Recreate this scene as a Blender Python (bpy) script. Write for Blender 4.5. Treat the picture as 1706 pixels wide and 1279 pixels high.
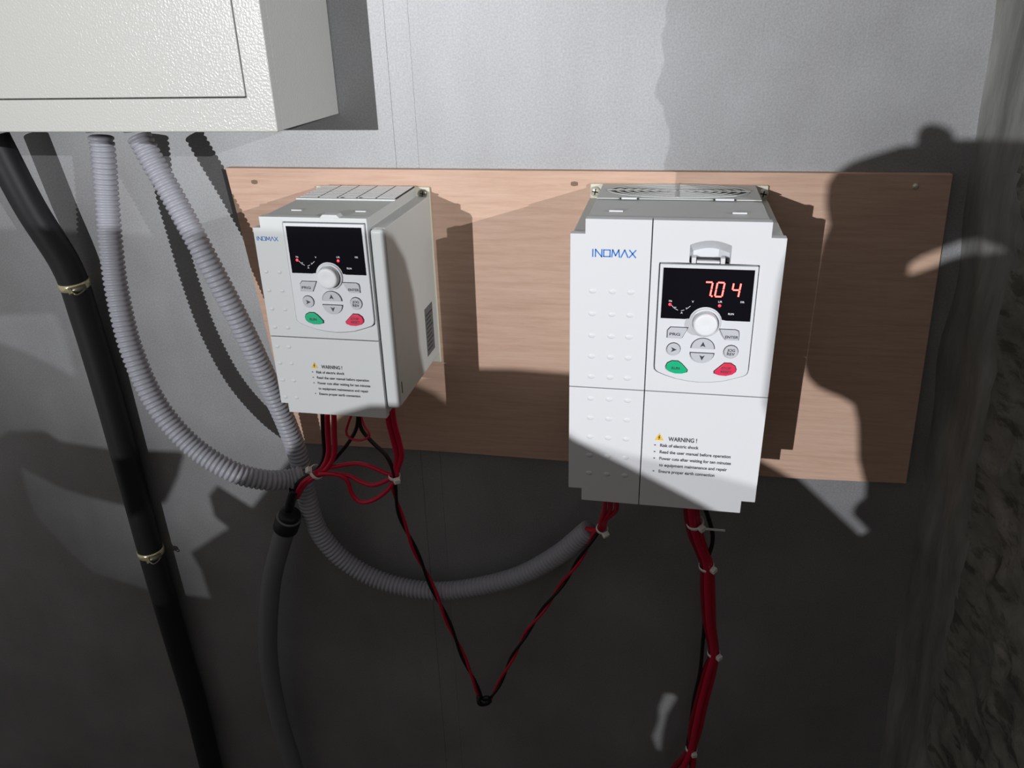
import bpy, bmesh, math, random
from mathutils import Vector, Matrix, noise
random.seed(4)
S = bpy.context.scene
for o in list(bpy.data.objects): bpy.data.objects.remove(o)

# ------------------------------------------------------------------ camera
W, H, F = 1706.0, 1279.0, 1320.0
def ray(u, v): return Vector(((u - W/2)/F, -(v - H/2)/F, -1.0))
DY = ray(1134, 22).normalized()
DZ = -ray(930, 3496.24).normalized()
DZ = (DZ - DY*DZ.dot(DY)).normalized()
DX = DY.cross(DZ)
RW = Matrix((DX, DY, DZ))                      # world = RW @ camera
CAM = Vector((0, -1, 0))
cd = bpy.data.cameras.new('camera'); cam = bpy.data.objects.new('camera', cd)
S.collection.objects.link(cam)
cd.sensor_fit = 'HORIZONTAL'; cd.sensor_width = 36; cd.lens = F/W*36; cd.clip_start = .01
cam.matrix_world = Matrix.Translation(CAM) @ RW.to_4x4()
S.camera = cam
def onY(u, v, Y=0.0):                          # a pixel's ray meets the plane y = Y
    d = RW @ ray(u, v); return CAM + d*((Y - CAM.y)/d.y)

# ------------------------------------------------------------------ light
wd = bpy.data.worlds.new('dim_room'); S.world = wd; wd.use_nodes = True
bg = wd.node_tree.nodes['Background']; bg.inputs[0].default_value = (1.0, .97, .93, 1); bg.inputs[1].default_value = .27
LA = Vector((-2.7, -8, .79)); LB = Vector((10.4, -10, 2.95))
def spot(name, loc, aim, power, size, col, cone):
    l = bpy.data.lights.new(name, 'SPOT'); l.energy = power; l.shadow_soft_size = size; l.color = col
    l.spot_size = math.radians(cone); l.spot_blend = 1.0
    o = bpy.data.objects.new(name, l); S.collection.objects.link(o); o.location = loc
    o.rotation_euler = (Vector(aim) - loc).to_track_quat('-Z', 'Y').to_euler()
    return o
spot('work_lamp', LA, (.14, 0, -.02), 2200, .022, (.985, .99, 1), 20.8)
spot('work_lamp.001', LB, (-.1, 0, -.1), 4900, .03, (.97, .99, 1), 20)
vs = S.view_settings
vs.view_transform = 'Standard'; vs.look = 'None'; vs.gamma = 1; vs.use_curve_mapping = False; vs.exposure = 0.0

# ------------------------------------------------------------------ materials
MATS = {}
def lin(c):
    return tuple(((x/255)/12.92 if x/255 <= .04045 else ((x/255+.055)/1.055)**2.4) for x in c)
def mat(name, rgb, rough=.5, metal=0, spec=.5, emit=None, estr=0):
    m = bpy.data.materials.new(name); m.use_nodes = True
    b = m.node_tree.nodes['Principled BSDF']
    b.inputs['Base Color'].default_value = (*lin(rgb), 1); b.inputs['Roughness'].default_value = rough
    b.inputs['Metallic'].default_value = metal; b.inputs['Specular IOR Level'].default_value = spec
    if emit:
        b.inputs['Emission Color'].default_value = (*lin(emit), 1); b.inputs['Emission Strength'].default_value = estr
    MATS[name] = m; return m
def nodes(m): return m.node_tree, m.node_tree.nodes['Principled BSDF']
def nz(nt, scale, detail=4, rough=.55, stretch=(1, 1, 1)):
    tc = nt.nodes.new('ShaderNodeTexCoord'); mp = nt.nodes.new('ShaderNodeMapping'); n = nt.nodes.new('ShaderNodeTexNoise')
    mp.inputs['Scale'].default_value = stretch
    n.inputs['Scale'].default_value = scale; n.inputs['Detail'].default_value = detail; n.inputs['Roughness'].default_value = rough
    nt.links.new(tc.outputs['Object'], mp.inputs['Vector']); nt.links.new(mp.outputs[0], n.inputs['Vector']); return n
def ramp(nt, src, stops):
    r = nt.nodes.new('ShaderNodeValToRGB'); e = r.color_ramp.elements
    while len(e) < len(stops): e.new(.5)
    for i, (p, c) in enumerate(stops): e[i].position = p; e[i].color = (*lin(c), 1)
    nt.links.new(src, r.inputs[0]); return r
def mix(nt, a, b, fac, mode='MIX'):
    x = nt.nodes.new('ShaderNodeMixRGB'); x.blend_type = mode
    if isinstance(fac, float): x.inputs[0].default_value = fac
    else: nt.links.new(fac, x.inputs[0])
    nt.links.new(a, x.inputs[1]); nt.links.new(b, x.inputs[2]); return x
def bump(nt, b, src, strength, dist):
    bp = nt.nodes.new('ShaderNodeBump'); bp.inputs['Strength'].default_value = strength; bp.inputs['Distance'].default_value = dist
    nt.links.new(src, bp.inputs['Height']); nt.links.new(bp.outputs[0], b.inputs['Normal'])

m = mat('sheet', (150, 151, 153), .55, .6, .5); nt, b = nodes(m)
n1 = nz(nt, 5, 5); n2 = nz(nt, 420, 2); n3 = nz(nt, 14, 6, .6, (1, 1, .25))
r1 = ramp(nt, n1.outputs[0], [(.3, (144, 145, 147)), (.7, (165, 166, 169))])
r2 = ramp(nt, n2.outputs[0], [(.3, (150, 150, 150)), (.72, (205, 205, 205))])
r3 = ramp(nt, n3.outputs[0], [(.35, (172, 168, 164)), (.6, (190, 190, 190))])
x = mix(nt, r1.outputs[0], r2.outputs[0], .55, 'SOFT_LIGHT'); x = mix(nt, x.outputs[0], r3.outputs[0], .35, 'SOFT_LIGHT')
nt.links.new(x.outputs[0], b.inputs['Base Color'])
rr = nt.nodes.new('ShaderNodeMapRange'); rr.inputs[3].default_value = .47; rr.inputs[4].default_value = .63
nt.links.new(n1.outputs[0], rr.inputs[0]); nt.links.new(rr.outputs[0], b.inputs['Roughness'])
bump(nt, b, n2.outputs[0], .12, .0006)

m = mat('joint', (160, 155, 150), .6, 0, .4); nt, b = nodes(m)
n1 = nz(nt, 30, 6, .6, (1, 1, .15)); r1 = ramp(nt, n1.outputs[0], [(.3, (138, 134, 132)), (.65, (152, 149, 147))])
nt.links.new(r1.outputs[0], b.inputs['Base Color'])

m = mat('plywood', (200, 150, 125), .6, 0, .3); nt, b = nodes(m)
n1 = nz(nt, 9, 6, .65, (1, 1, 16)); n2 = nz(nt, 60, 4, .6, (1, 1, 9)); n3 = nz(nt, 2.2, 3)
r1 = ramp(nt, n1.outputs[0], [(.28, (184, 153, 135)), (.5, (195, 165, 147)), (.75, (204, 175, 158))])
r2 = ramp(nt, n2.outputs[0], [(.3, (150, 140, 135)), (.7, (200, 200, 200))])
r3 = ramp(nt, n3.outputs[0], [(.35, (170, 160, 155)), (.65, (200, 198, 198))])
x = mix(nt, r1.outputs[0], r2.outputs[0], .2, 'SOFT_LIGHT'); x = mix(nt, x.outputs[0], r3.outputs[0], .4, 'SOFT_LIGHT')
nt.links.new(x.outputs[0], b.inputs['Base Color']); bump(nt, b, n2.outputs[0], .1, .0005)

m = mat('concrete', (92, 92, 88), .9, 0, .2); nt, b = nodes(m)
n1 = nz(nt, 18, 8, .65); n2 = nz(nt, 90, 5, .6); n3 = nz(nt, 34, 4, .6, (1, .55, 1.5))
r1 = ramp(nt, n1.outputs[0], [(.3, (110, 110, 105)), (.55, (142, 140, 134)), (.75, (166, 163, 156))])
r2 = ramp(nt, n3.outputs[0], [(.38, (105, 105, 100)), (.48, (205, 205, 205))])
x = mix(nt, r1.outputs[0], r2.outputs[0], .75, 'MULTIPLY')
nt.links.new(x.outputs[0], b.inputs['Base Color']); bump(nt, b, n2.outputs[0], .6, .004)
m = mat('mortar', (120, 121, 118), .85, 0, .25); nt, b = nodes(m)
n1 = nz(nt, 22, 7, .65, (1, 1, .22)); r1 = ramp(nt, n1.outputs[0], [(.3, (96, 97, 94)), (.5, (124, 124, 121)), (.72, (146, 146, 144))])
nt.links.new(r1.outputs[0], b.inputs['Base Color']); bump(nt, b, n1.outputs[0], .5, .004)
m = mat('floor_concrete', (90, 88, 84), .85); nt, b = nodes(m)
n1 = nz(nt, 6, 6); r1 = ramp(nt, n1.outputs[0], [(.3, (74, 72, 70)), (.7, (98, 96, 92))]); nt.links.new(r1.outputs[0], b.inputs['Base Color'])

m = mat('cabinet_paint', (190, 190, 187), .25, 0, .5); nt, b = nodes(m)
n1 = nz(nt, 420, 2, .4); bump(nt, b, n1.outputs[0], .42, .0010)
def plastic(name, rgb, rough=.45):
    m = mat(name, rgb, rough, 0, .4); nt, b = nodes(m)
    n = nz(nt, 900, 2); bump(nt, b, n.outputs[0], .05, .0003); return m
plastic('cover_white', (207, 208, 212)); plastic('housing_grey', (192, 194, 192), .5); plastic('keypad_grey', (205, 207, 212))
plastic('cover_pale', (199, 202, 203)); plastic('vent_white', (232, 233, 234)); plastic('button_grey', (182, 184, 190)); plastic('knob_grey', (216, 218, 222)); plastic('flange', (205, 202, 186))
mat('dark_gap', (34, 34, 36), .7); mat('display', (14, 14, 20), .12, 0, .5); mat('green', (0, 168, 118), .4); mat('red_button', (214, 40, 78), .4)
mat('print_dark', (52, 54, 60), .6); mat('print_blue', (24, 112, 200), .5); mat('print_white', (215, 215, 220), .6); mat('print_yellow', (226, 180, 40), .6)
mat('led', (255, 40, 60), .4, emit=(255, 40, 60), estr=2.2); mat('segment', (255, 60, 40), .4, emit=(255, 66, 62), estr=9.0)
mat('label_grey', (96, 98, 98), .55); mat('fan_dark', (40, 40, 40), .7)
mat('steel', (214, 212, 196), .3, .4); mat('brass_steel', (216, 206, 168), .22, .55); mat('dark_steel', (120, 116, 100), .35, .5)
plastic('hose_grey', (156, 157, 166), .42); plastic('conduit_grey', (112, 113, 116), .5)
mat('rubber', (30, 30, 33), .5, 0, .4); mat('black_wire', (16, 14, 14), .45); mat('red_wire', (198, 14, 58), .38); mat('dark_red_wire', (140, 10, 40), .4)
mat('nylon', (236, 232, 228), .45); mat('sheet_wood', (120, 100, 80), .8)

# ------------------------------------------------------------------ mesh helpers
class MB:
    def __init__(s): s.v = []; s.f = []; s.smooth = []
    def add(s, vs, fs, smooth=False):
        o = len(s.v); s.v += [Vector(p) for p in vs]
        s.f += [tuple(i + o for i in f) for f in fs]; s.smooth += [smooth]*len(fs); return s
    def box(s, x0, x1, y0, y1, z0, z1):
        v = [(x, y, z) for x in (x0, x1) for y in (y0, y1) for z in (z0, z1)]
        return s.add(v, [(0, 1, 3, 2), (4, 6, 7, 5), (0, 4, 5, 1), (2, 3, 7, 6), (0, 2, 6, 4), (1, 5, 7, 3)])
    def prism(s, pts, y0, y1, holes=()):
        """outline in x,z extruded from y0 (front, nearer the camera) to y1"""
        bm = bmesh.new(); loops = []
        for lp in [pts] + list(holes):
            vs = [bm.verts.new((p[0], y0, p[1])) for p in lp]; loops.append(vs)
            for i in range(len(vs)): bm.edges.new((vs[i], vs[(i+1) % len(vs)]))
        if holes: bmesh.ops.triangle_fill(bm, use_beauty=True, edges=bm.edges[:])
        else: bm.faces.new(loops[0])
        bm.verts.index_update()
        vs = [v.co.copy() for v in bm.verts]; n = len(vs)
        fr = [tuple(v.index for v in f.verts) for f in bm.faces]
        fr = [f if bm_normal(vs, f).y < 0 else tuple(reversed(f)) for f in fr]
        bk = [tuple(i + n for i in reversed(f)) for f in fr]
        sides = []
        for lp in loops:
            ids = [v.index for v in lp]
            for i in range(len(ids)):
                a, c = ids[i], ids[(i+1) % len(ids)]; sides.append((a, c, c+n, a+n))
        bm.free()
        s.add(vs + [Vector((v.x, y1, v.z)) for v in vs], fr + bk + sides); s.fix = True; return s
    def tube(s, path, rad, seg=12, cap=True, smooth=True):
        rings = frames(path); n = len(path); vs = []
        for i, (p, a, c) in enumerate(rings):
            r = rad[i] if isinstance(rad, (list, tuple)) else rad
            for k in range(seg):
                t = 2*math.pi*k/seg; vs.append(p + a*(r*math.cos(t)) + c*(r*math.sin(t)))
        fs = [(i*seg+k, i*seg+(k+1) % seg, (i+1)*seg+(k+1) % seg, (i+1)*seg+k) for i in range(n-1) for k in range(seg)]
        if cap: fs += [tuple(reversed(range(seg))), tuple(range((n-1)*seg, n*seg))]
        return s.add(vs, fs, smooth)
    def build(s, name, m, parent=None, root=None, bevel=0, seg=2, recalc=True):
        me = bpy.data.meshes.new(name); org = root.location if root else Vector((0, 0, 0))
        me.from_pydata([tuple(p - org) for p in s.v], [], s.f)
        me.polygons.foreach_set('use_smooth', s.smooth)
        if recalc:
            bm = bmesh.new(); bm.from_mesh(me); bmesh.ops.recalc_face_normals(bm, faces=bm.faces); bm.to_mesh(me); bm.free()
        me.materials.append(MATS[m]); o = bpy.data.objects.new(name, me); S.collection.objects.link(o)
        if parent: o.parent = parent
        if bevel:
            md = o.modifiers.new('bevel', 'BEVEL'); md.width = bevel; md.segments = seg; md.limit_method = 'ANGLE'; md.angle_limit = math.radians(40)
            me.polygons.foreach_set('use_smooth', [True]*len(me.polygons))
            wn = o.modifiers.new('wn', 'WEIGHTED_NORMAL'); wn.keep_sharp = False
        return o
def bm_normal(vs, f):
    n = Vector((0, 0, 0))
    for i in range(len(f)):
        a, c = vs[f[i]], vs[f[(i+1) % len(f)]]; n += a.cross(c)
    return n
def frames(path):
    path = [Vector(p) for p in path]; n = len(path); out = []
    t = (path[1] - path[0]).normalized(); a = t.orthogonal().normalized()
    for i in range(n):
        t = (path[min(i+1, n-1)] - path[max(i-1, 0)]).normalized()
        a = (a - t*a.dot(t)).normalized(); out.append((path[i], a, t.cross(a)))
    return out
def spline(pts, step=.004):
    pts = [Vector(p) for p in pts]; P = [pts[0]*2 - pts[1]] + pts + [pts[-1]*2 - pts[-2]]; dense = []
    for i in range(1, len(P)-2):
        for k in range(24):
            t = k/24; p0, p1, p2, p3 = P[i-1:i+3]
            dense.append(.5*((2*p1) + (p2-p0)*t + (2*p0-5*p1+4*p2-p3)*t*t + (3*p1-p0-3*p2+p3)*t**3))
    dense.append(pts[-1]); out = [dense[0]]; acc = 0
    L = sum((dense[i+1]-dense[i]).length for i in range(len(dense)-1)); n = max(2, int(L/step)); st = L/n; need = st
    for i in range(len(dense)-1):
        a, c = dense[i], dense[i+1]; l = (c-a).length; pos = 0
        while l - pos >= need - 1e-9 and len(out) < n:
            pos += need; out.append(a.lerp(c, pos/l)); need = st
        need -= (l - pos)
    out.append(pts[-1]); return out
def arc(cx, cz, r, a0, a1, n):
    return [(cx + r*math.cos(math.radians(a0+(a1-a0)*i/n)), cz + r*math.sin(math.radians(a0+(a1-a0)*i/n))) for i in range(n+1)]
def tag(o, label, cat, group=None):
    o['label'] = label; o['category'] = cat
    if group: o['group'] = group
    return o
def thing(name, loc, label, cat, group=None):
    o = bpy.data.objects.new(name, None); S.collection.objects.link(o); o.location = loc; o.empty_display_size = .02
    return tag(o, label, cat, group)
def strokes(mb, lines, w, y, sx=1, sz=1, ox=0, oz=0, shear=0, th=.0003):
    """flat printed strokes on the plane y; each line is a list of x,z points"""
    for ln in lines:
        q = [(ox + (p[0] + shear*p[1])*sx, oz + p[1]*sz) for p in ln]
        for i in range(len(q)-1):
            a, c = Vector(q[i]), Vector(q[i+1]); d = (c-a).normalized()*w/2; nn = Vector((-d.y, d.x))
            a = a - d*.6; c = c + d*.6
            mb.add([(p.x, y, p.y) for p in (a+nn, c+nn, c-nn, a-nn)], [(0, 1, 2, 3)])
def text(mb, s, x, z, y, h, w=None, align='l'):
    cu = bpy.data.curves.new('t', 'FONT'); cu.body = s; cu.size = 1; cu.offset = .022; o = bpy.data.objects.new('t', cu); S.collection.objects.link(o)
    me = o.to_mesh(); xs = [v.co.x for v in me.vertices]; ys = [v.co.y for v in me.vertices]
    x0, x1 = min(xs), max(xs); sc = h/.7; sx = (w/(x1-x0)) if w else sc
    off = {'l': 0, 'c': -(x1-x0)*sx/2}[align]
    mb.add([(x + off + (v.co.x-x0)*sx, y, z + v.co.y*sc) for v in me.vertices], [tuple(p.vertices) for p in me.polygons])
    o.to_mesh_clear(); bpy.data.objects.remove(o); bpy.data.curves.remove(cu)

# ------------------------------------------------------------------ the setting
FLOOR = -1.56
def struct(o): o['kind'] = 'structure'; return o
wb = struct(MB().box(-2.4, .62, .006, .09, FLOOR, 1.3).build('wall_back', 'joint'))
for a, c in ((-2.4, -.3493), (-.3187, .62)):
    MB().box(a, c, 0, .006, FLOOR, 1.3).build('wall_panel', 'sheet', wb)
MB().box(-.349, -.319, .0002, .006, FLOOR, 1.3).build('joint_strip', 'sheet', wb)
struct(MB().box(-2.4, 3.2, -10.6, .09, FLOOR-.06, FLOOR).build('floor', 'floor_concrete'))

# concrete pier closing the wall on the right; its free end shades the lamp that stands to the right
ends = [(1.3, -.34), (.0, -.345), (-.1, -.355), (-.2, -.378), (-.33, -.42), (-.45, -.46), (FLOOR, -.50)]
def y_end(z):
    for (za, ya), (zb, yb) in zip(ends, ends[1:]):
        if za >= z >= zb: return ya + (yb-ya)*(za-z)/(za-zb)
    return ends[-1][1]
pv, pf = [], []; NY, NZ = 44, 230
for j in range(NZ+1):
    z = 1.3 + (FLOOR-1.3)*j/NZ
    for i in range(NY+1):
        t = i/NY; y = y_end(z)*t; x = .334 - .056*min(z, .1)
        sm = min(1, max(0, (t-.22)/.15))                                    # smooth mortar near the corner, pocked beyond
        q = Vector((0, y, z))
        d = .010*noise.noise(q*9) + sm*(.012*noise.noise(q*26) + .007*noise.noise(q*60)) + (1-sm)*.004*noise.noise(Vector((0, y*30, z*8)))
        rec = -.016*sm
        x += -(d) - rec*1.0 + .010*(1 - min(1, t/.12))**2*-1
        pv.append((x, y + (.012*noise.noise(q*15) if i == NY else 0), z))
for j in range(NZ):
    for i in range(NY):
        a = j*(NY+1)+i; pf.append((a, a+1, a+NY+2, a+NY+1))
base = len(pv)
for j in range(NZ+1):
    p = pv[j*(NY+1)+NY]; pv.append((.62, p[1], p[2]))
for j in range(NZ):
    a = j*(NY+1)+NY; pf.append((a, base+j, base+j+1, a+NY+1))
wr = struct(MB().add(pv, pf, True).build('wall_right', 'concrete', recalc=False))
wr.data.materials.append(MATS['mortar'])
for k, p in enumerate(wr.data.polygons):
    if k < NZ*NY and (k % NY)/NY + .05*noise.noise(Vector((0, 0, (k//NY)*.12))) < .27: p.material_index = 1

# ------------------------------------------------------------------ plywood board
BF = -.012
c = [(-.585, -.1725), (.3125, -.1725), (.333, -.579), (.18, -.5845), (-.31, -.584), (-.548, -.588)]
bd = thing('plywood_board', (-.13, 0, -.58), 'pinkish plywood board fixed to the grey wall behind both inverters', 'board')
MB().prism(c, BF, -.0005).build('panel', 'plywood', bd, bd, bevel=.0008)
def screw(x, z, y, r, parent, root, m='steel', name='screw'):
    mb = MB(); n = 16
    prof = [(0, -.0018), (r*.55, -.0016), (r*.9, -.0006), (r, 0), (r, .001)]
    vs = [(x, y-.0018, z)]
    for (rr, dy) in prof[1:]: vs += [(x + rr*math.cos(2*math.pi*k/n), y+dy, z + rr*math.sin(2*math.pi*k/n)) for k in range(n)]
    fs = [(0, 1+k, 1+(k+1) % n) for k in range(n)]
    for q in range(3): fs += [(1+q*n+k, 1+(q+1)*n+k, 1+(q+1)*n+(k+1) % n, 1+q*n+(k+1) % n) for k in range(n)]
    mb.add(vs, fs, True); s = mb.build(name, m, parent, root)
    cr = MB(); strokes(cr, [[(-.55, .1), (.55, -.1)], [(-.1, -.55), (.1, .55)]], r*.26, y-.0021, r, r, x, z)
    return s, cr
q = onY(1525, 310, BF); s_, cr = screw(q.x, q.z, BF-.001, .0034, bd, bd)
for u, v in ((424, 303), (957, 306)):
    q = onY(u, v, BF); pts = [(q.x + .0045*math.cos(t*.785)*(1+.3*(t % 2)), q.z + .003*math.sin(t*.785)) for t in range(8)]
    mb = MB(); n = len(pts); mb.add([(p[0], BF-.0004, p[1]) for p in pts], [tuple(range(n))]); mb.build('knot', 'sheet_wood', bd, bd)

# ------------------------------------------------------------------ electrical cabinet
cb = thing('electrical_cabinet', (-.71, 0, -.106), 'large off-white steel electrical cabinet with textured paint mounted above the hoses', 'cabinet')
X0, X1, Z0, Z1, YF = -1.02, -.4195, -.106, .56, -.174
D = (-.99, -.4503, -.0708, .53)
mb = MB(); ring_o = [(X0, Z0), (X1, Z0), (X1, Z1), (X0, Z1)]; ring_i = [(D[0], D[2]), (D[1], D[2]), (D[1], D[3]), (D[0], D[3])]
mb.prism(ring_o, YF, YF+.014, [ring_i]).build('front_frame', 'cabinet_paint', cb, cb, bevel=.0016)
MB().box(X0+.0005, X1-.0005, YF+.0142, -.001, Z0+.0005, Z1-.0005).build('body', 'cabinet_paint', cb, cb, bevel=.001)
g = .0013
MB().box(D[0]+g, D[1]-g, YF+.0004, YF+.0138, D[2]+g, D[3]-g).build('door', 'cabinet_paint', cb, cb, bevel=.0012)

# ------------------------------------------------------------------ keypad
def keypad(root, ox, oz, y, k, digits):
    """keypad in millimetres: u to the right, v up from its top left corner"""
    def P(u, v): return (ox + u*.001*k, oz + v*.001*k)
    def PL(l): return [P(*p) for p in l]
    outline = [(0, 0), (97, 0), (97.4, -113)] + [(96.5, -117), (93.5, -119.8), (85, -123), (72, -127.2), (60, -129), (48, -129.8), (36, -129), (24, -127.2), (12, -123.5), (3.5, -120), (.6, -117), (0, -113)]
    gap = [(-.9, .9), (97.9, .9), (98.3, -113), (97.3, -118), (94, -120.8), (85, -124), (72, -128.2), (60, -130), (48, -130.8), (36, -130), (24, -128.2), (12, -124.5), (3, -121), (-.4, -117.6), (-.9, -113)]
    hole = PL(gap)
    body = MB().prism(PL(outline), y-.0022, y+.006).build('keypad', 'keypad_grey', root, root, bevel=.0009)
    body['label'] = 'light grey operator keypad with dark display window'
    yf = y-.0022
    cut = [(3.6, -3.4), (93.6, -3.4), (94, -58), (70, -58)] + [(67.4, -57.4)] + arc(49.2, -61, 17, 12, 168, 14) + [(31, -57.4), (28.5, -58), (3.5, -58)]
    disp = MB().prism(PL(cut), yf-.0005, yf+.001).build('display_window', 'display', body, root)
    yd = yf-.0007
    mb = MB()
    for s, u, v, h in (('Hz', 11, -39.6, 2.0), ('V', 34.2, -39.6, 2.0), ('A', 23.6, -52, 2.0), ('L/R', 60.6, -38.6, 2.0), ('F/R', 82.6, -38.2, 2.0), ('RUN', 71.5, -51.4, 2.0), ('RPM', 15.6, -46.2, 1.2), ('%', 28.5, -46.5, 1.2)):
        mb = MB(); text(mb, s, *P(u, v), yd, h*.001*k); mb.build('display_caption', 'print_white', body, root, recalc=False)
    dash = [(14, -43.5), (17, -46.6), (20.5, -48.4)], [(24, -49), (27, -48)], [(29, -47), (33, -43.5)]
    for d in dash:
        mb = MB(); strokes(mb, [list(d)], .0005*k, yd, .001*k, .001*k, ox, oz); mb.build('scale_mark', 'print_white', body, root, recalc=False)
    for u, v in ((12.2, -42.4), (62.2, -41.8)):
        mb = MB(); c0 = P(u, v); n = 14
        mb.add([(c0[0], yf-.0019*k, c0[1])] + [(c0[0] + .0016*k*math.cos(2*math.pi*i/n), yf-.0012, c0[1] + .0016*k*math.sin(2*math.pi*i/n)) for i in range(n)], [(0, 1+i, 1+(i+1) % n) for i in range(n)], True)
        mb.build('indicator_light', 'led', body, root)
    if digits:
        SEG = {'7': 'abc', '0': 'abcdef', '4': 'bcfg'}
        L = {'a': [(1.1, 15), (6.4, 15)], 'b': [(7.3, 14), (7.3, 8.4)], 'c': [(7.3, 6.8), (7.3, 1)], 'd': [(1.1, 0), (6.4, 0)], 'e': [(.2, 6.8), (.2, 1)], 'f': [(.2, 14), (.2, 8.4)], 'g': [(1.2, 7.6), (6.3, 7.6)]}
        for ch, u in (('7', 44.6), ('0', 56.4), ('4', 72.4)):
            mb = MB(); lines = [L[s] for s in SEG[ch]]
            strokes(mb, lines, .00155*k, yd, .001*k, .001*k, *P(u, -32.2), shear=.11)
            mb.build('digit', 'segment', body, root, recalc=False)
        mb = MB(); strokes(mb, [[(-.2, 0), (.2, 0)]], .0017*k, yd, .001*k, .001*k, *P(53.6, -32), shear=0)
        mb.build('decimal_point', 'segment', body, root, recalc=False)
    # jog dial with its collar
    c0 = P(49.4, -61); n = 36
    def lathe(prof):
        vs, fs = [], []
        for (r, dy) in prof: vs += [(c0[0] + r*k*math.cos(2*math.pi*i/n), yf+dy, c0[1] + r*k*math.sin(2*math.pi*i/n)) for i in range(n)]
        for q_ in range(len(prof)-1): fs += [(q_*n+i, q_*n+(i+1) % n, (q_+1)*n+(i+1) % n, (q_+1)*n+i) for i in range(n)]
        return vs, fs
    v_, f_ = lathe([(.0158, .001), (.0155, -.0016), (.0145, -.0024), (.0134, -.0020), (.0130, -.0003)])
    MB().add(v_, f_, True).build('dial_collar', 'keypad_grey', body, root)
    v_, f_ = lathe([(.0126, .0005), (.0124, -.0075), (.0118, -.0088), (.0108, -.0094), (.0095, -.0096), (.0045, -.0092), (.0006, -.009)])
    f_.append(tuple(range(len(v_)-n, len(v_)))); MB().add(v_, f_, True).build('dial', 'knob_grey', body, root)
    # buttons: outline, material, caption
    def half(cu, cv, ru, rv, up):
        a0, a1 = (0, 180) if up else (180, 360)
        return [(cu + ru*math.cos(math.radians(a0+(a1-a0)*i/14)), cv + rv*math.sin(math.radians(a0+(a1-a0)*i/14))) for i in range(15)]
    tri = lambda cu, cv, s, rot: [(cu + s*math.cos(math.radians(rot+a))*(1 if r_ else .25), cv + s*math.sin(math.radians(rot+a))*(1 if r_ else .25)) for a, r_ in ((0, 1), (130, 1), (180, 0), (230, 1))]
    B = [([(14.5, -67.6), (32, -67.6), (31, -70), (26.5, -79.5), (11.6, -79.5), (11.6, -71)], 'button_grey', 'PRG', (13.6, -76.2, 2.9, 11)),
         ([(64.6, -67.6), (80.5, -67.6), (83.6, -69), (84.4, -72), (84.4, -79), (71.4, -79), (68, -74.5)], 'button_grey', 'ENTER', (70.6, -76.8, 2.9, 13.2)),
         ([(18.8 + 7*math.cos(t*.3927), -92.4 + 7*math.sin(t*.3927)) for t in range(16)], 'button_grey', None, tri(18.6, -92.4, 3.6, 0)),
         ([(78 + 7.2*math.cos(t*.3927), -92.4 + 7.2*math.sin(t*.3927)) for t in range(16)], 'button_grey', 'JOG', (74, -91.6, 3.0, 8)),
         (half(48.8, -90, 11.8, 11.4, True), 'button_grey', None, tri(48.8, -85.6, 3.6, 90)),
         (half(48.6, -95.4, 12, 11, False), 'button_grey', None, tri(48.8, -99.6, 3.6, 270)),
         ([(12, -112.5), (13.5, -108.6), (18, -106), (24.5, -106), (28.5, -109), (34.4, -115.6), (34, -118.4), (29, -120), (22, -120.2), (15.5, -118), (12.6, -115.4)], 'green', 'RUN', (18, -115.2, 3.0, 8.5)),
         ([(85, -112.5), (83.5, -108.6), (79, -105.6), (72.5, -105.6), (69, -109), (62.8, -115.4), (63.2, -118), (68, -119.6), (75, -120), (81.5, -118), (84.4, -115.4)], 'red_button', 'STOP', (69.6, -112.2, 2.7, 10))]
    for outl, mt, cap, ci in B:
        cu = sum(p[0] for p in outl)/len(outl); cv = sum(p[1] for p in outl)/len(outl)
        gp = [(cu + (p[0]-cu)*1.07, cv + (p[1]-cv)*1.07 + .25) for p in outl]
        MB().prism(PL(gp), yf-.00015, yf+.0005).build('button_gap_shade', 'dark_gap', body, root)  # dark plate: gap round the button, with its shadow line as colour
        MB().prism(PL(outl), yf-.0017, yf+.001).build('button', mt, body, root, bevel=.0006)
        mb = MB(); yb = yf-.0019
        if cap:
            text(mb, cap, *P(ci[0], ci[1]), yb, ci[2]*.001*k, ci[3]*.001*k)
            if cap == 'JOG': text(mb, 'REV', *P(74, -95.8), yb, 3.0*.001*k, 8*.001*k)
            if cap == 'STOP': text(mb, 'RESET', *P(69.4, -116.4), yb, 2.7*.001*k, 11*.001*k)
        else: mb.add([(p[0], yb, p[1]) for p in PL(ci)], [(0, 1, 2, 3)])
        o = mb.build('button_caption', 'print_dark', body, root, recalc=False)
    return hole
def keypad_hole(ox, oz, k):
    gap = [(-.9, .9), (97.9, .9), (98.3, -113), (97.3, -118), (94, -120.8), (85, -124), (72, -128.2), (60, -130), (48, -130.8), (36, -130), (24, -128.2), (12, -124.5), (3, -121), (-.4, -117.6), (-.9, -113)]
    return [(ox + u*.001*k, oz + v*.001*k) for u, v in gap]
LOGO = [[[(0, 0), (0, 1)]], [[(0, 0), (0, 1), (1, 0), (1, 1)]], [[(0, .06), (0, .94), (1, .94), (1, .06), (0, .06)]], [[(0, 0), (.12, 1), (.6, .2), (1.08, 1), (1.2, 0)]], [[(0, 0), (.55, 1), (1.1, 0)]], [[(0, 0), (1, 1)], [(0, 1), (1, 0)]]]
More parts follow.
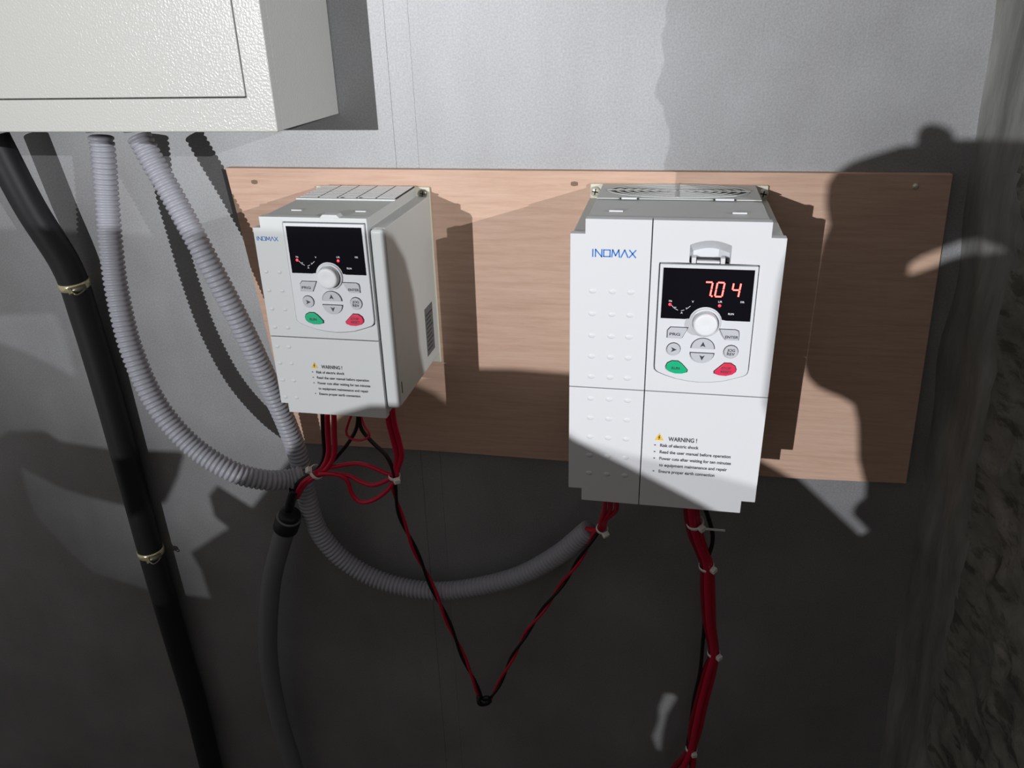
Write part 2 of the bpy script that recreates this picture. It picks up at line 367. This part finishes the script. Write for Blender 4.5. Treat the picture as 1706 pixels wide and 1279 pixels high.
def logo(root, parent, x0, x1, z0, z1, y):
    adv = [.42, 1.30, 1.28, 1.45, 1.3, 1.0]; tot = sum(adv); sx = (x1-x0)/tot; mb = MB(); u = 0
    for gl, a in zip(LOGO, adv):
        strokes(mb, [[(p[0]+u, p[1]) for p in l] for l in gl], (z1-z0)*.15, y, sx, (z1-z0), x0, z0); u += a
    o = mb.build('logo', 'print_blue', parent, root, recalc=False); o['label'] = 'blue maker name printed on the cover'
def warning(root, parent, x, z, y, k):
    mb = MB(); mb.add([(x + u*k, y, z + w*k) for u, w in ((0, 0), (.0094, 0), (.0047, .0088))], [(0, 1, 2)])
    mb.build('warning_triangle', 'print_yellow', parent, root, recalc=False)
    mb = MB(); strokes(mb, [[(5.2, 6.2), (3.9, 3.6), (5.3, 3.9), (4.3, 1.2)]], .0008*k, y-.0002, .001*k, .001*k, x, z)
    text(mb, 'WARNING !', x+.0148*k, z-.0002*k, y, .0052*k, .0315*k)
    for i, (s, wd_) in enumerate((('Risk of electric shock', .0425), ('Read the user manual before operation', .078), ('Power cuts after waiting for ten minutes', .079), ('to equipment maintenance and repair', .0755), ('Ensure proper earth connection', .0625))):
        zz = z - (.0082 + .0085*i)*k
        text(mb, s, x+.0062*k, zz, y, .0038*k, wd_*k)
        if i != 3: strokes(mb, [[(-.5, 0), (.5, 0)]], .0013*k, y, .001*k, .001*k, x+.0004, zz+.0017*k)
    mb.build('warning_text', 'print_dark', parent, root, recalc=False)
def dimples(root, cover, xs, zs, y, r):
    me = None
    for z in zs:
        for x in xs:
            if me is None:
                mb = MB(); n = 12; vs = []; prof = [(1, .0004), (.8, -.0002), (.45, -.0006)]
                for (rr, dy) in prof: vs += [(r*1.15*rr*math.cos(2*math.pi*i/n), dy, r*.8*rr*math.sin(2*math.pi*i/n)) for i in range(n)]
                vs.append((0, -.0007, 0)); fs = []
                for q_ in range(2): fs += [(q_*n+i, q_*n+(i+1) % n, (q_+1)*n+(i+1) % n, (q_+1)*n+i) for i in range(n)]
                fs += [(2*n+i, 2*n+(i+1) % n, 3*n) for i in range(n)]
                o = mb.add(vs, fs, True).build('grip_dimple', cover.data.materials[0].name, cover); me = o.data
            else:
                o = bpy.data.objects.new('grip_dimple', me); S.collection.objects.link(o); o.parent = cover
            o.location = Vector((x, y, z)) - root.location

# ------------------------------------------------------------------ big inverter
FY = -.200
bi = thing('inverter', (.008, BF, -.524), 'larger white frequency inverter with fan grille and lit red display', 'inverter')
L, Rr, l, r_ = -.0985, .1155, -.0830, .1005
zT, zs, zb, zB = -.187, -.2025, -.5085, -.5245
plus = [(l, zT), (r_, zT), (r_, zs), (Rr, zs), (Rr, zb), (r_, zb), (r_, zB), (l, zB), (l, zb), (L, zb), (L, zs), (l, zs)]
plus.reverse()
MB().box(L+.002, Rr-.002, BF-.006, BF-.0003, zB, zT+.0005).build('mounting_flange', 'flange', bi, bi, bevel=.0012)
sh = lambda p: (p[0] + (.008-p[0])*.012, p[1] + (-.355-p[1])*.008)
MB().prism([sh(p) for p in plus], FY+.0125, BF-.006).build('housing', 'housing_grey', bi, bi, bevel=.0012)
zseam = -.3760; xg = -.0152; gw = .0005
kp = (-.0057, -.2315)
hole = keypad_hole(*kp, 1.0)
cap_ = [(kp[0]+.0288, kp[1]+.0016), (kp[0]+.0288, kp[1]+.0198)] + [(kp[0]+.0288+.0402*t, kp[1]+.0200+.0046*math.sin(math.pi*t)) for t in (.12, .25, .38, .5, .62, .75, .88)] + [(kp[0]+.0690, kp[1]+.0198), (kp[0]+.0690, kp[1]+.0016)]
up_r = [(xg+gw, zT), (r_, zT), (r_, zs), (Rr, zs), (Rr, zseam+gw), (xg+gw, zseam+gw)]
up_l = [(l, zT), (xg-gw, zT), (xg-gw, zseam+gw), (L, zseam+gw), (L, zs), (l, zs)]
lo_r = [(xg+gw, zseam-gw), (Rr, zseam-gw), (Rr, zb), (r_, zb), (r_, zB), (xg+gw, zB)]
lo_l = [(L, zseam-gw), (xg-gw, zseam-gw), (xg-gw, zB), (l, zB), (l, zb), (L, zb)]
uc = MB(); uc.prism(up_r, FY, FY+.012, [hole, cap_]).prism(up_l, FY, FY+.012)
uc = uc.build('upper_cover', 'cover_white', bi, bi, bevel=.0007)
lc = MB().prism(lo_r, FY, FY+.012).prism(lo_l, FY, FY+.012).build('lower_cover', 'cover_white', bi, bi, bevel=.0007)
# thumb recess above the keypad: a faceted scoop with two catches at its foot
mb = MB(); n = len(cap_); zlow = kp[1]+.0016
back = [(p[0], FY + .0004 + .0095*min(1, max(0, (kp[1]+.0245-p[1])/.0085)) , p[1]) for p in cap_]
fl = [(p[0]*.97+(kp[0]+.0489)*.03, FY+.011, max(p[1]-.010, zlow)) for p in cap_]
mb.add([(p[0], FY+.0006, p[1]) for p in cap_] + fl, [(i, (i+1) % n, n+(i+1) % n, n+i) for i in range(n)] + [tuple(range(n, 2*n))])
mb.build('thumb_recess', 'keypad_grey', uc, bi)
MB().prism([(kp[0]+.0289, kp[1]+.0010), (kp[0]+.0689, kp[1]+.0010), (kp[0]+.0689, kp[1]+.0052), (kp[0]+.0289, kp[1]+.0052)], FY+.006, FY+.0105).build('recess_slot', 'dark_gap', uc, bi)
for u in (.0310, .0596):
    MB().box(kp[0]+u, kp[0]+u+.0045, FY-.0005, FY+.008, kp[1]+.0012, kp[1]+.0072).build('catch', 'cover_white', uc, bi, bevel=.0006)
MB().box(kp[0]+.0362, kp[0]+.0590, FY+.0005, FY+.008, kp[1]+.0012, kp[1]+.0036).build('catch_bar', 'cover_white', uc, bi, bevel=.0005)
keypad(bi, kp[0], kp[1], FY, 1.0, True)
logo(bi, uc, -.0748, -.0308, -.2262, -.2184, FY-.0003)
warning(bi, lc, -.0008, -.4362, FY-.0003, 1.0)
dimples(bi, uc, (-.0742, -.0534, -.0345), (-.2634, -.2888, -.3136, -.3380, -.3622), FY, .0042)
dimples(bi, lc, (-.0742, -.0534, -.0330), (-.3892, -.4136, -.4380, -.4624, -.4862), FY, .0042)
# fan cover on top: dark well, rings, cross bars, clips
fcx, fcy, frx, fry, ft = .0085, -.0575, .081, .039, zT
MB().box(l+.002, r_-.002, -.1010, BF-.007, zT-.0005, zT+.0008).build('fan_plate', 'housing_grey', bi, bi, bevel=.0005)
n = 56
def ell(k, z): return [(fcx+frx*k*math.cos(2*math.pi*i/n), fcy+fry*k*math.sin(2*math.pi*i/n), z) for i in range(n)]
MB().add(ell(1, zT+.0011), [tuple(range(n))]).build('fan_well', 'fan_dark', bi, bi)
fg = bpy.data.objects.new('fan_grille', None); S.collection.objects.link(fg); fg.parent = bi
for j in range(8):
    ko = 1.0 - j*.125; ki = ko-.044
    if ki < .03: ki = .01
    v = ell(ko, zT+.0016) + ell(ki, zT+.0016) + ell(ko, zT+.0009) + ell(ki, zT+.0009)
    fs = []
    for i in range(n):
        i2 = (i+1) % n
        fs += [(i, i2, n+i2, n+i), (2*n+i, 2*n+i2, i2, i), (n+i, n+i2, 3*n+i2, 3*n+i)]
    MB().add(v, fs).build('ring', 'housing_grey', fg, bi)
MB().box(fcx-frx, fcx+frx, fcy-.0012, fcy+.0012, zT+.0012, zT+.0019).build('spoke', 'housing_grey', fg, bi)
MB().box(fcx-.0012, fcx+.0012, fcy-fry, fcy+fry, zT+.0012, zT+.0019).build('spoke', 'housing_grey', fg, bi)
for x0, x1 in ((-.0530, -.0360), (.0490, .0690)):
    MB().box(x0, x1, -.1045, -.0995, zT, zT+.0022).build('fan_clip', 'cover_white', bi, bi, bevel=.0005)
    for xx in (x0-.0022, x1+.0002): MB().box(xx, xx+.002, -.1035, -.1000, zT, zT+.0010).build('clip_hole', 'fan_dark', bi, bi)
for x0, x1 in ((-.0620, -.0475), (.0640, .0785)):
    MB().box(x0, x1, -.1630, -.1605, zT-.001, zT+.0007).build('top_rib', 'cover_white', bi, bi, bevel=.0003)
for x in (L+.0085, Rr-.0075):
    s_, cr = screw(x, zT-.0085, BF-.0085, .0058, bi, bi); cr.build('cross_slot', 'dark_gap', s_, bi)

# ------------------------------------------------------------------ small inverter
SY = -.197
si = thing('inverter.001', (-.378, BF, -.436), 'smaller white frequency inverter with dark display and slotted top vent', 'inverter')
L, Rr, l, r_ = -.4545, -.3035, -.4455, -.3195
zT, zs, zb, zB = -.1925, -.2050, -.4225, -.4345
plus = [(l, zT), (r_, zT), (r_, zs), (Rr, zs), (Rr, zb), (r_, zb), (r_, zB), (l, zB), (l, zb), (L, zb), (L, zs), (l, zs)][::-1]
MB().box(L-.002, Rr+.0015, BF-.005, BF-.0003, zB-.002, zT-.001).build('mounting_flange', 'flange', si, si, bevel=.0012)
rr_ = r_+.0008
MB().prism([(rr_, zs), (Rr, zs), (Rr, zb), (rr_, zb)], SY+.003, SY+.0113).build('side_rail', 'cover_pale', si, si, bevel=.004, seg=4)
plus_in = [(l+.001, zT-.0008), (r_-.001, zT-.0008), (r_-.001, zs), (Rr, zs), (Rr, zb), (r_-.001, zb), (r_-.001, zB+.001), (l+.001, zB+.001), (l+.001, zb), (L+.001, zb), (L+.001, zs), (l+.001, zs)][::-1]
MB().prism(plus_in, SY+.0115, BF-.005).build('housing', 'housing_grey', si, si, bevel=.0016)
zseam = -.3345
k2 = .975; kp = (-.4168, -.1985)
hole = keypad_hole(*kp, k2)
up = [(l, zT), (r_, zT), (r_, zseam+gw), (L, zseam+gw), (L, zs), (l, zs)]
# the keypad reaches almost to the cover's edge on this smaller unit
lo = [(L, zseam-gw), (r_, zseam-gw), (r_, zB), (l, zB), (l, zb), (L, zb)]
hole = [(min(p[0], r_-.0016), min(p[1], zT-.0028)) for p in hole]
uc = MB().prism(up, SY, SY+.011, [hole]).build('upper_cover', 'cover_pale', si, si, bevel=.0007)
lc = MB().prism(lo, SY, SY+.011).build('lower_cover', 'cover_pale', si, si, bevel=.0007)
keypad(si, kp[0], kp[1], SY, k2, False)
MB().prism([(-.3745, zT-.0008), (-.3505, zT-.0008), (-.3540, zT+.0032), (-.3705, zT+.0032)], SY+.001, SY+.013).build('keypad_latch', 'cover_pale', si, si, bevel=.0006)
logo(si, uc, -.4512, -.4262, -.2194, -.2150, SY-.0003)
warning(si, lc, -.4075, -.3725, SY-.0003, .84)
dimples(si, uc, (-.4470, -.4306), (-.2556, -.2778, -.3004, -.3230), SY, .0032)
dimples(si, lc, (-.4478, -.4330), (-.3474, -.3688, -.3912, -.4140), SY, .0032)
# slotted vent on the top
MB().box(-.4425, -.3205, -.0940, BF-.008, zT-.001, zT+.0004).build('vent_well', 'fan_dark', si, si)
vg = bpy.data.objects.new('vent_grille', None); S.collection.objects.link(vg); vg.parent = si
for c_ in range(5):
    x0 = -.4425 + c_*.0246
    for i in range(8):
        y0 = -.0940 + i*.0093
        MB().box(x0, x0+.0222, y0, y0+.0078, zT, zT+.0009).build('slat', 'vent_white', vg, si)
MB().box(-.4445, -.3190, -.1030, -.0985, zT-.001, zT+.0010).build('vent_edge', 'cover_pale', si, si, bevel=.0004)
for x in (-.3890, -.3660): MB().box(x, x+.003, -.0985, -.0955, zT, zT+.0012).build('vent_hole', 'fan_dark', si, si)
for x in (-.4230, -.3460): MB().box(x, x+.0125, -.1620, -.1595, zT-.001, zT+.0004).build('top_rib', 'cover_pale', si, si, bevel=.0003)
for x in (Rr-.0065, L+.0065):
    s_, cr = screw(x, zT-.0085, BF-.0078, .0052, si, si, 'dark_steel'); cr.build('cross_slot', 'dark_gap', s_, si)
MB().box(Rr-.0004, Rr+.0004, -.0700, -.0360, -.4060, -.3400).build('rating_label', 'label_grey', si, si)
mb = MB()
for i in range(9):
    z = -.349 - i*.006; mb.add([(Rr+.0005, -.067, z), (Rr+.0005, -.039 - (.006 if i % 3 else 0), z), (Rr+.0005, -.039 - (.006 if i % 3 else 0), z-.0022), (Rr+.0005, -.067, z-.0022)], [(0, 1, 2, 3)])
mb.build('rating_print', 'print_dark', si, si, recalc=False)
MB().box(Rr-.0005, Rr+.0003, -.1790, -.1770, -.4080, -.3930).build('side_slot', 'dark_gap', si, si)

# ------------------------------------------------------------------ hoses, pipe, conduit
def V(u, v, y): return onY(u, v, y)
def corrugated(name, pts, R_, pitch, label, group=None, m='hose_grey'):
    path = spline([V(*p) for p in pts], pitch/6)
    rad = [R_*(.84, .965, 1, 1, .965, .86)[i % 6] for i in range(len(path))]
    o = MB().tube(path, rad, 20).build(name, m)
    return tag(o, label, 'hose', group)
corrugated('corrugated_hose', [(168, 226, -.085), (173, 265, -.086), (178, 330, -.090), (185, 410, -.105), (196, 490, -.118), (220, 585, -.130), (262, 675, -.138), (320, 742, -.140), (385, 784, -.135), (440, 799, -.115), (480, 798, -.092), (506, 791, -.080)],
           .0152, .0068, 'grey corrugated hose curving from the cabinet to the tied red wires below the smaller inverter')
corrugated('corrugated_hose.001', [(231, 226, -.085), (252, 265, -.087), (295, 340, -.090), (350, 442, -.092), (405, 548, -.084), (448, 640, -.070), (480, 712, -.056), (500, 770, -.047), (512, 830, -.042), (533, 888, -.036), (580, 938, -.032), (650, 972, -.030), (740, 984, -.030), (850, 964, -.034), (925, 927, -.045), (982, 882, -.062)],
           .0152, .0068, 'grey corrugated hose running from the cabinet, sagging low towards the larger inverter')
for u, v in ((168, 226), (231, 226)):
    q = V(u, v, -.085); mb = MB(); mb.tube([(q.x, -.085, Z0+.001), (q.x+.001, -.0853, Z0-.010)], .0172, 20); mb.build('hose_gland', 'conduit_grey', cb, cb, bevel=.001)
pipe = spline([V(*p) for p in ((-12, 227, -.060), (50, 345, -.050), (112, 445, -.034), (142, 530, -.026), (178, 650, -.023), (214, 780, -.0225), (251, 917, -.0225), (292, 1060, -.0225), (325, 1170, -.0225), (352, 1279, -.0225), (385, 1400, -.0225))], .012)
bp = MB().tube(pipe, .0205, 24).build('black_pipe', 'rubber'); tag(bp, 'thick black rubber pipe with two metal hose clamps running down the wall', 'pipe')
def nearest(path, p): 
    i = min(range(1, len(path)-1), key=lambda k: (path[k]-p).length); return path[i], (path[i+1]-path[i-1]).normalized()
for u, v, y, lb in ((124, 470, -.031, 'shiny metal hose clamp high on the black pipe, beside the upper corrugated hose'), (252, 917, -.0225, 'shiny metal hose clamp low on the black pipe, below the hose bend')):
    p, t = nearest(pipe, V(u, v, y)); hc = thing('hose_clamp', p, lb, 'clamp')
    mb = MB(); mb.tube([p - t*.0055, p - t*.005, p + t*.005, p + t*.0055], [.0207, .0219, .0219, .0207], 32, cap=False); mb.build('band', 'brass_steel', hc, hc)
    a = (Vector((.75, -.65, 0)) - t*Vector((.75, -.65, 0)).dot(t)).normalized(); w = t.cross(a); c0 = p + a*.0255
    mb = MB(); mb.tube([c0 - w*.010, c0 + w*.010], .0045, 10); mb.build('screw_housing', 'dark_steel', hc, hc)
    mb = MB(); mb.tube([c0 + w*.010, c0 + w*.014], .0055, 6, smooth=False); mb.build('screw_head', 'brass_steel', hc, hc)
    mb = MB(); mb.tube(spline([c0 - w*.009, c0 - w*.004 + a*.008 + t*.002, c0 + w*.006 + a*.010 + t*.004, c0 + w*.010 + a*.005], .002), .0012, 6); mb.build('band_end', 'dark_steel', hc, hc)
cond = spline([V(*p) for p in ((478, 872, -.060), (465, 915, -.055), (453, 965, -.050), (447, 1030, -.046), (447, 1090, -.042), (455, 1150, -.038), (470, 1215, -.034), (492, 1285, -.030), (510, 1360, -.028))], .012)
cc = thing('conduit', cond[0], 'smooth grey conduit with a black end coupling hanging below the smaller inverter', 'conduit')
MB().tube(cond, .0158, 20).build('pipe', 'conduit_grey', cc, cc)
e0 = cond[0]; et = (cond[0]-cond[1]).normalized()
MB().tube([e0 - et*.012, e0 - et*.010, e0 + et*.012, e0 + et*.014], [.0175, .0195, .0195, .0180], 24).build('coupling', 'rubber', cc, cc)
MB().tube([e0 + et*.0135, e0 + et*.0155], .0192, 24).build('coupling_ring', 'conduit_grey', cc, cc)
e1 = e0 + et*.0155
MB().tube([e1 - et*.001, e1 + et*.008, e1 + et*.010], [.0165, .0165, .012], 24).build('coupling_neck', 'rubber', cc, cc)

# ------------------------------------------------------------------ wires
def wire(pts, r, m, label, group=None, raw=False):
    p = spline(pts if raw else [V(*q) for q in pts], .006)
    return tag(MB().tube(p, r, 10).build('red_wire' if 'red' in m else 'black_wire', m), label, 'wire', group)
G1 = 'wires tied below the smaller inverter'
T1 = (527, 786, -.092)
gl = 'red wire of the pair dropping from the smaller inverter into the black coupling'
for dx, dy in ((0, 0), (11, -.002)):
    wire([(545+dx, 682, -.130), (546+dx, 720, -.118), (547+dx*.9, 755, -.114), (538+dx*.7, 778, -.112+dy), (520+dx*.6, 793, -.110+dy), (503+dx*.5, 806, -.104), (491+dx*.4, 828, -.080)], .0037, 'red_wire', gl, G1)
wire([(537, 682, -.118), (538, 720, -.112), (540, 755, -.108), (532, 778, -.106), (512, 792, -.104), (494, 808, -.098), (486, 834, -.074)], .0029, 'black_wire', 'black wire hanging straight beside the red pair below the smaller inverter', G1)
wire([(490, 816, -.092), (485, 832, -.076), (481, 848, -.066)], .0075, 'black_wire', 'thick black cable sheath entering the coupling of the grey conduit')
wire([(597, 684, -.118), (594, 712, -.112), (582, 735, -.107), (562, 760, -.108), (548, 775, -.108)], .0026, 'black_wire', 'black wire slanting down towards the tie at the corrugated hose end', G1)
wire([(596, 684, -.116), (602, 714, -.112), (622, 738, -.112), (643, 758, -.114), (654, 780, -.114), (658, 796, -.112)], .0028, 'black_wire', 'black wire slanting down towards the tie above the long hanging wires', G1)
wire([(588, 684, -.112), (580, 706, -.110), (577, 722, -.110), (588, 732, -.112), (606, 732, -.116), (616, 724, -.118), (606, 708, -.114), (600, 686, -.112)], .0017, 'red_wire', 'thin red wire loop tucked under the smaller inverter')
gr = 'thick red wire of the pair hanging from the right end of the smaller inverter'
for dx in (0, 9):
    wire([(644+dx, 676, -.150), (648+dx, 705, -.138), (655+dx, 732, -.126), (661+dx*.9, 758, -.118), (659+dx*.5, 778, -.113), (656+dx*.2, 797, -.110)], .0038, 'red_wire', gr, G1)
for pts, lb in (([(522, 788, -.112), (548, 779, -.112), (590, 772, -.104), (615, 776, -.108), (640, 787, -.111), (658, 793, -.111)], 'uppermost red wire strung between the two cable ties below the smaller inverter'),
                ([(524, 792, -.116), (550, 789, -.114), (580, 792, -.106), (602, 803, -.110), (622, 808, -.113), (643, 801, -.113), (657, 792, -.111)], 'middle red wire sagging between the two cable ties below the smaller inverter'),
                ([(530, 789, -.120), (560, 790, -.116), (578, 800, -.112), (586, 822, -.110), (600, 836, -.110), (622, 833, -.113), (645, 817, -.113), (657, 800, -.110)], 'lowest red wire looping deepest between the two cable ties below the smaller inverter')):
    wire(pts, .0032, 'red_wire', lb, G1)
def twisted(pts, turns, rr, ra, ma, mb_, la, lb, amp=1.0):
    p = spline([V(*q) for q in pts], .005); fr_ = frames(p); n = len(p); A, B = [], []
    for i, (q, a, c_) in enumerate(fr_):
        t = 2*math.pi*turns*i/n; d = (a*math.cos(t) + c_*math.sin(t))*rr*amp; A.append(q+d); B.append(q-d)
    for P_, m_, l_ in ((A, ma, la), (B, mb_, lb)):
        tag(MB().tube(P_, ra, 8).build('red_wire' if 'red' in m_ else 'black_wire', m_), l_, 'wire', 'long wires hanging to the knot')
twisted([(656, 794, -.110), (657, 815, -.104), (664, 848, -.092), (682, 895, -.074), (705, 945, -.058), (735, 1010, -.044), (768, 1085, -.034), (790, 1135, -.030), (802, 1166, -.028)], 3.2, .0024, .0025, 'red_wire', 'black_wire',
        'long red wire twisted down from the smaller inverter to the dark knot', 'long black wire twisted down from the smaller inverter to the dark knot')
twisted([(1002, 878, -.085), (990, 892, -.078), (968, 928, -.064), (946, 960, -.052), (912, 1006, -.042), (880, 1050, -.036), (852, 1098, -.031), (830, 1142, -.029), (814, 1168, -.028)], 3.6, .0022, .0023, 'red_wire', 'black_wire',
        'red wire twisted up from the dark knot towards the larger inverter', 'black wire twisted up from the dark knot towards the larger inverter')
kn = thing('wire_knot', V(806, 1168, -.028), 'dark taped knot where the two long hanging wires meet', 'knot')
kpth = [V(u, v, y) for u, v, y in ((798, 1158, -.030), (798, 1170, -.035), (806, 1173, -.030), (816, 1168, -.024), (812, 1162, -.034), (802, 1164, -.026))]
MB().tube(spline(kpth, .002), .0038, 8).build('knot', 'black_wire', kn, kn)
MB().tube([V(795, 1160, -.029), V(806, 1170, -.030), V(818, 1166, -.029)], [.003, .006, .003], 10).build('tape', 'black_wire', kn, kn)
g2 = 'short red wire between the larger inverter and the sagging hose end'
for u0, u1, y in ((1008, 1001, -.14), (1017, 1005, -.137), (1027, 1009, -.134)):
    wire([(u0, 830, y), (u0-1, 850, -.118), (u1, 866, -.100), (u1-3, 880, -.086), (u1-14, 884, -.075), (u1-24, 880, -.066)], .0031, 'red_wire', g2, 'red wires at the hose end')
# bundle hanging from the larger inverter
g3 = 'red wire of the thick tied bundle hanging from the larger inverter'
for k_, (du, dy) in enumerate(((-7, 0), (7, -.001), (0, -.009))):
    w2 = .8
    wire([(1152+du, 838, -.150+dy), (1153+du, 862, -.140+dy), (1159+du, 890, -.126+dy), (1170+du*w2, 920, -.112+dy), (1178+du*w2, 944, -.102+dy), (1179+du, 985, -.090+dy), (1182+du*.8, 1040, -.076+dy), (1189+du*.5, 1086, -.066+dy), (1181+du, 1120, -.060+dy), (1168+du, 1170, -.054+dy), (1158+du, 1215, -.050+dy), (1152+du*.5, 1247, -.047+dy), (1140+du*2, 1275, -.045+dy), (1122+du*3, 1310, -.043+dy)],
         .0049, 'red_wire' if k_ else 'dark_red_wire', g3 if k_ else 'darker red wire of the thick tied bundle hanging from the larger inverter', 'red wires hanging from the larger inverter')
wire([(1172, 838, -.140), (1180, 862, -.132), (1187, 888, -.122), (1186, 908, -.114), (1180, 928, -.106), (1176, 960, -.098), (1175, 1010, -.084), (1171, 1070, -.070), (1166, 1120, -.060), (1156, 1165, -.053), (1150, 1210, -.049), (1146, 1250, -.046), (1158, 1300, -.044)],
     .0028, 'black_wire', 'single black wire running down beside the thick red bundle')

def tie(u, v, y, axis, r, label, head, tail=None):
    p = V(u, v, y); t = (V(*axis[1]) - V(*axis[0])).normalized(); z = thing('cable_tie', p, label, 'cable tie')
    fr_ = [p - t*.0026, p - t*.0022, p + t*.0022, p + t*.0026]
    MB().tube(fr_, [r*.96, r*1.06, r*1.06, r*.96], 20, cap=False).build('band', 'nylon', z, z)
    h = Vector(head); h = (h - t*h.dot(t)).normalized(); w = t.cross(h); c0 = p + h*(r+.0022)
    mb = MB(); vs = [c0 + t*(a*.0036) + h*(b_*.0034) + w*(c_*.0042) for a in (-1, 1) for b_ in (-1, 1) for c_ in (-1, 1)]
    mb.add(vs, [(0, 1, 3, 2), (4, 6, 7, 5), (0, 4, 5, 1), (2, 3, 7, 6), (0, 2, 6, 4), (1, 5, 7, 3)]); mb.build('head', 'nylon', z, z, bevel=.0008)
    if tail:
        e = c0 + Vector(tail); d = (e-c0).normalized(); s_ = d.cross(t).normalized()
        mb = MB(); vs = [q_ + t*(a*.0018) + s_*(b_*.0005) for q_ in (c0, e) for a in (-1, 1) for b_ in (-1, 1)]
        mb.add(vs, [(0, 1, 3, 2), (4, 6, 7, 5), (0, 4, 5, 1), (2, 3, 7, 6), (0, 2, 6, 4), (1, 5, 7, 3)]); mb.build('tail', 'nylon', z, z)
tie(527, 786, -.112, ((540, 778, -.113), (512, 798, -.108)), .0105, 'white cable tie around the red wires at the end of the corrugated hose', (-.2, -.7, .9))
tie(657, 793, -.111, ((658, 780, -.113), (657, 806, -.108)), .0078, 'white cable tie above the long wires hanging down to the knot', (.8, -1, 0))
tie(1003, 880, -.088, ((1006, 866, -.100), (994, 888, -.079)), .0080, 'white cable tie at the hose end below the larger inverter', (.8, -1, -.1))
tie(1158, 870, -.1375, ((1154, 858, -.142), (1163, 888, -.128)), .0108, 'white cable tie with long tail at the top of the thick red bundle', (.7, -1, .1), (.028, -.002, .0015))
tie(1177, 942, -.104, ((1172, 925, -.111), (1179, 960, -.097)), .0098, 'white cable tie second from the top of the thick red bundle', (.9, -.8, 0))
tie(1189, 1087, -.068, ((1186, 1066, -.071), (1185, 1106, -.063)), .0090, 'white cable tie third from the top of the thick red bundle', (.8, -.9, 0))
tie(1152, 1247, -.049, ((1158, 1220, -.051), (1146, 1268, -.047)), .0090, 'white cable tie lowest on the thick red bundle, where the wires spread', (.4, -1, 0))

# ------------------------------------------------------------------ unseen panels added behind the camera, outlines shaped to cast shadows on the wall
YC = -1.7
def panel(name, lamp, outline, holes, label):
    def back(p):                                         # along the lamp's ray from the wall to the panel's plane
        w = Vector((p[0], 0, p[1])); t = YC/lamp.y; q = w.lerp(lamp, t); return (q.x, max(q.z, FLOOR))
    o = MB().prism([back(p) for p in outline], YC-.02, YC, [[back(p) for p in h] for h in holes]).build(name, 'sheet_wood')
    return tag(o, label, 'panel')
def px(*l): return [(lambda q: (q.x, q.z))(onY(u, v)) for u, v in l]
left = px((-400, 690), (0, 727), (15, 718), (75, 718), (100, 735), (185, 748), (300, 752), (290, 790), (270, 832), (240, 842), (206, 839), (150, 826), (94, 808), (30, 775), (40, 820), (56, 858), (110, 915), (155, 954), (253, 984), (350, 996), (335, 950), (318, 920), (380, 879), (357, 860), (348, 825), (362, 808), (420, 845), (455, 800), (480, 768), (520, 742), (552, 706))
mid = [(-.42, -.50), (-.32, -.462), (-.28, -.448), (-.20, -.444), (-.10, -.446), (-.055, -.456), (-.033, -.471), (.04, -.506), (.118, -.545)]
right = px((1320, 790), (1430, 893), (1446, 884), (1420, 856), (1424, 842), (1440, 828), (1442, 800), (1432, 760), (1431, 700), (1424, 670), (1400, 656), (1365, 642), (1347, 624), (1340, 600), (1346, 555), (1358, 470), (1366, 425), (1374, 396), (1384, 374), (1378, 340), (1381, 305), (1396, 284), (1420, 269), (1455, 257), (1490, 246), (1505, 242), (1527, 241), (1527, 226), (1533, 213), (1545, 206), (1560, 206), (1572, 213), (1577, 226), (1580, 232), (1640, 231))
A = left + mid + right + [(.7, -.131), (.8, -.131), (.8, -1.95), (-2.0, -1.95)]
gapA = [px((1501, 450), (1506, 432), (1530, 418), (1575, 402), (1620, 386), (1668, 392), (1680, 400), (1625, 418), (1580, 432), (1545, 446), (1520, 454))]
gapA.append(px((1100, 1150), (1122, 1152), (1126, 1164), (1110, 1190), (1104, 1215), (1100, 1250), (1088, 1246), (1079, 1222), (1090, 1195), (1090, 1172)))
panel('shadow_caster', LA, A, gapA, 'unseen tall panel added behind the camera, cut to cast the wall shadows of the left lamp')
Bp = [(-1.6, -.256), (-1.2, -.262), (-.80, -.268), (-.62, -.272), (-.55, -.270), (-.51, -.268), (-.48, -.273), (-.442, -.297), (-.420, -.340), (-.413, -.38), (-.412, -.415), (-.40, -.450), (-.36, -.478), (-.33, -.490), (-.30, -.512), (-.25, -.526), (-.18, -.538), (-.10, -.556), (.1, -.60), (.3, -.70), (.5, -.8), (.5, -2.1), (-1.6, -2.1)]
hB = [px((-70, 548), (-30, 530), (28, 517), (117, 515), (138, 580), (155, 644), (94, 611), (40, 585), (-30, 560))]
panel('shadow_caster.001', LB, Bp, hB, 'unseen low panel added behind the camera, cut to cast the wall shadows of the right lamp')
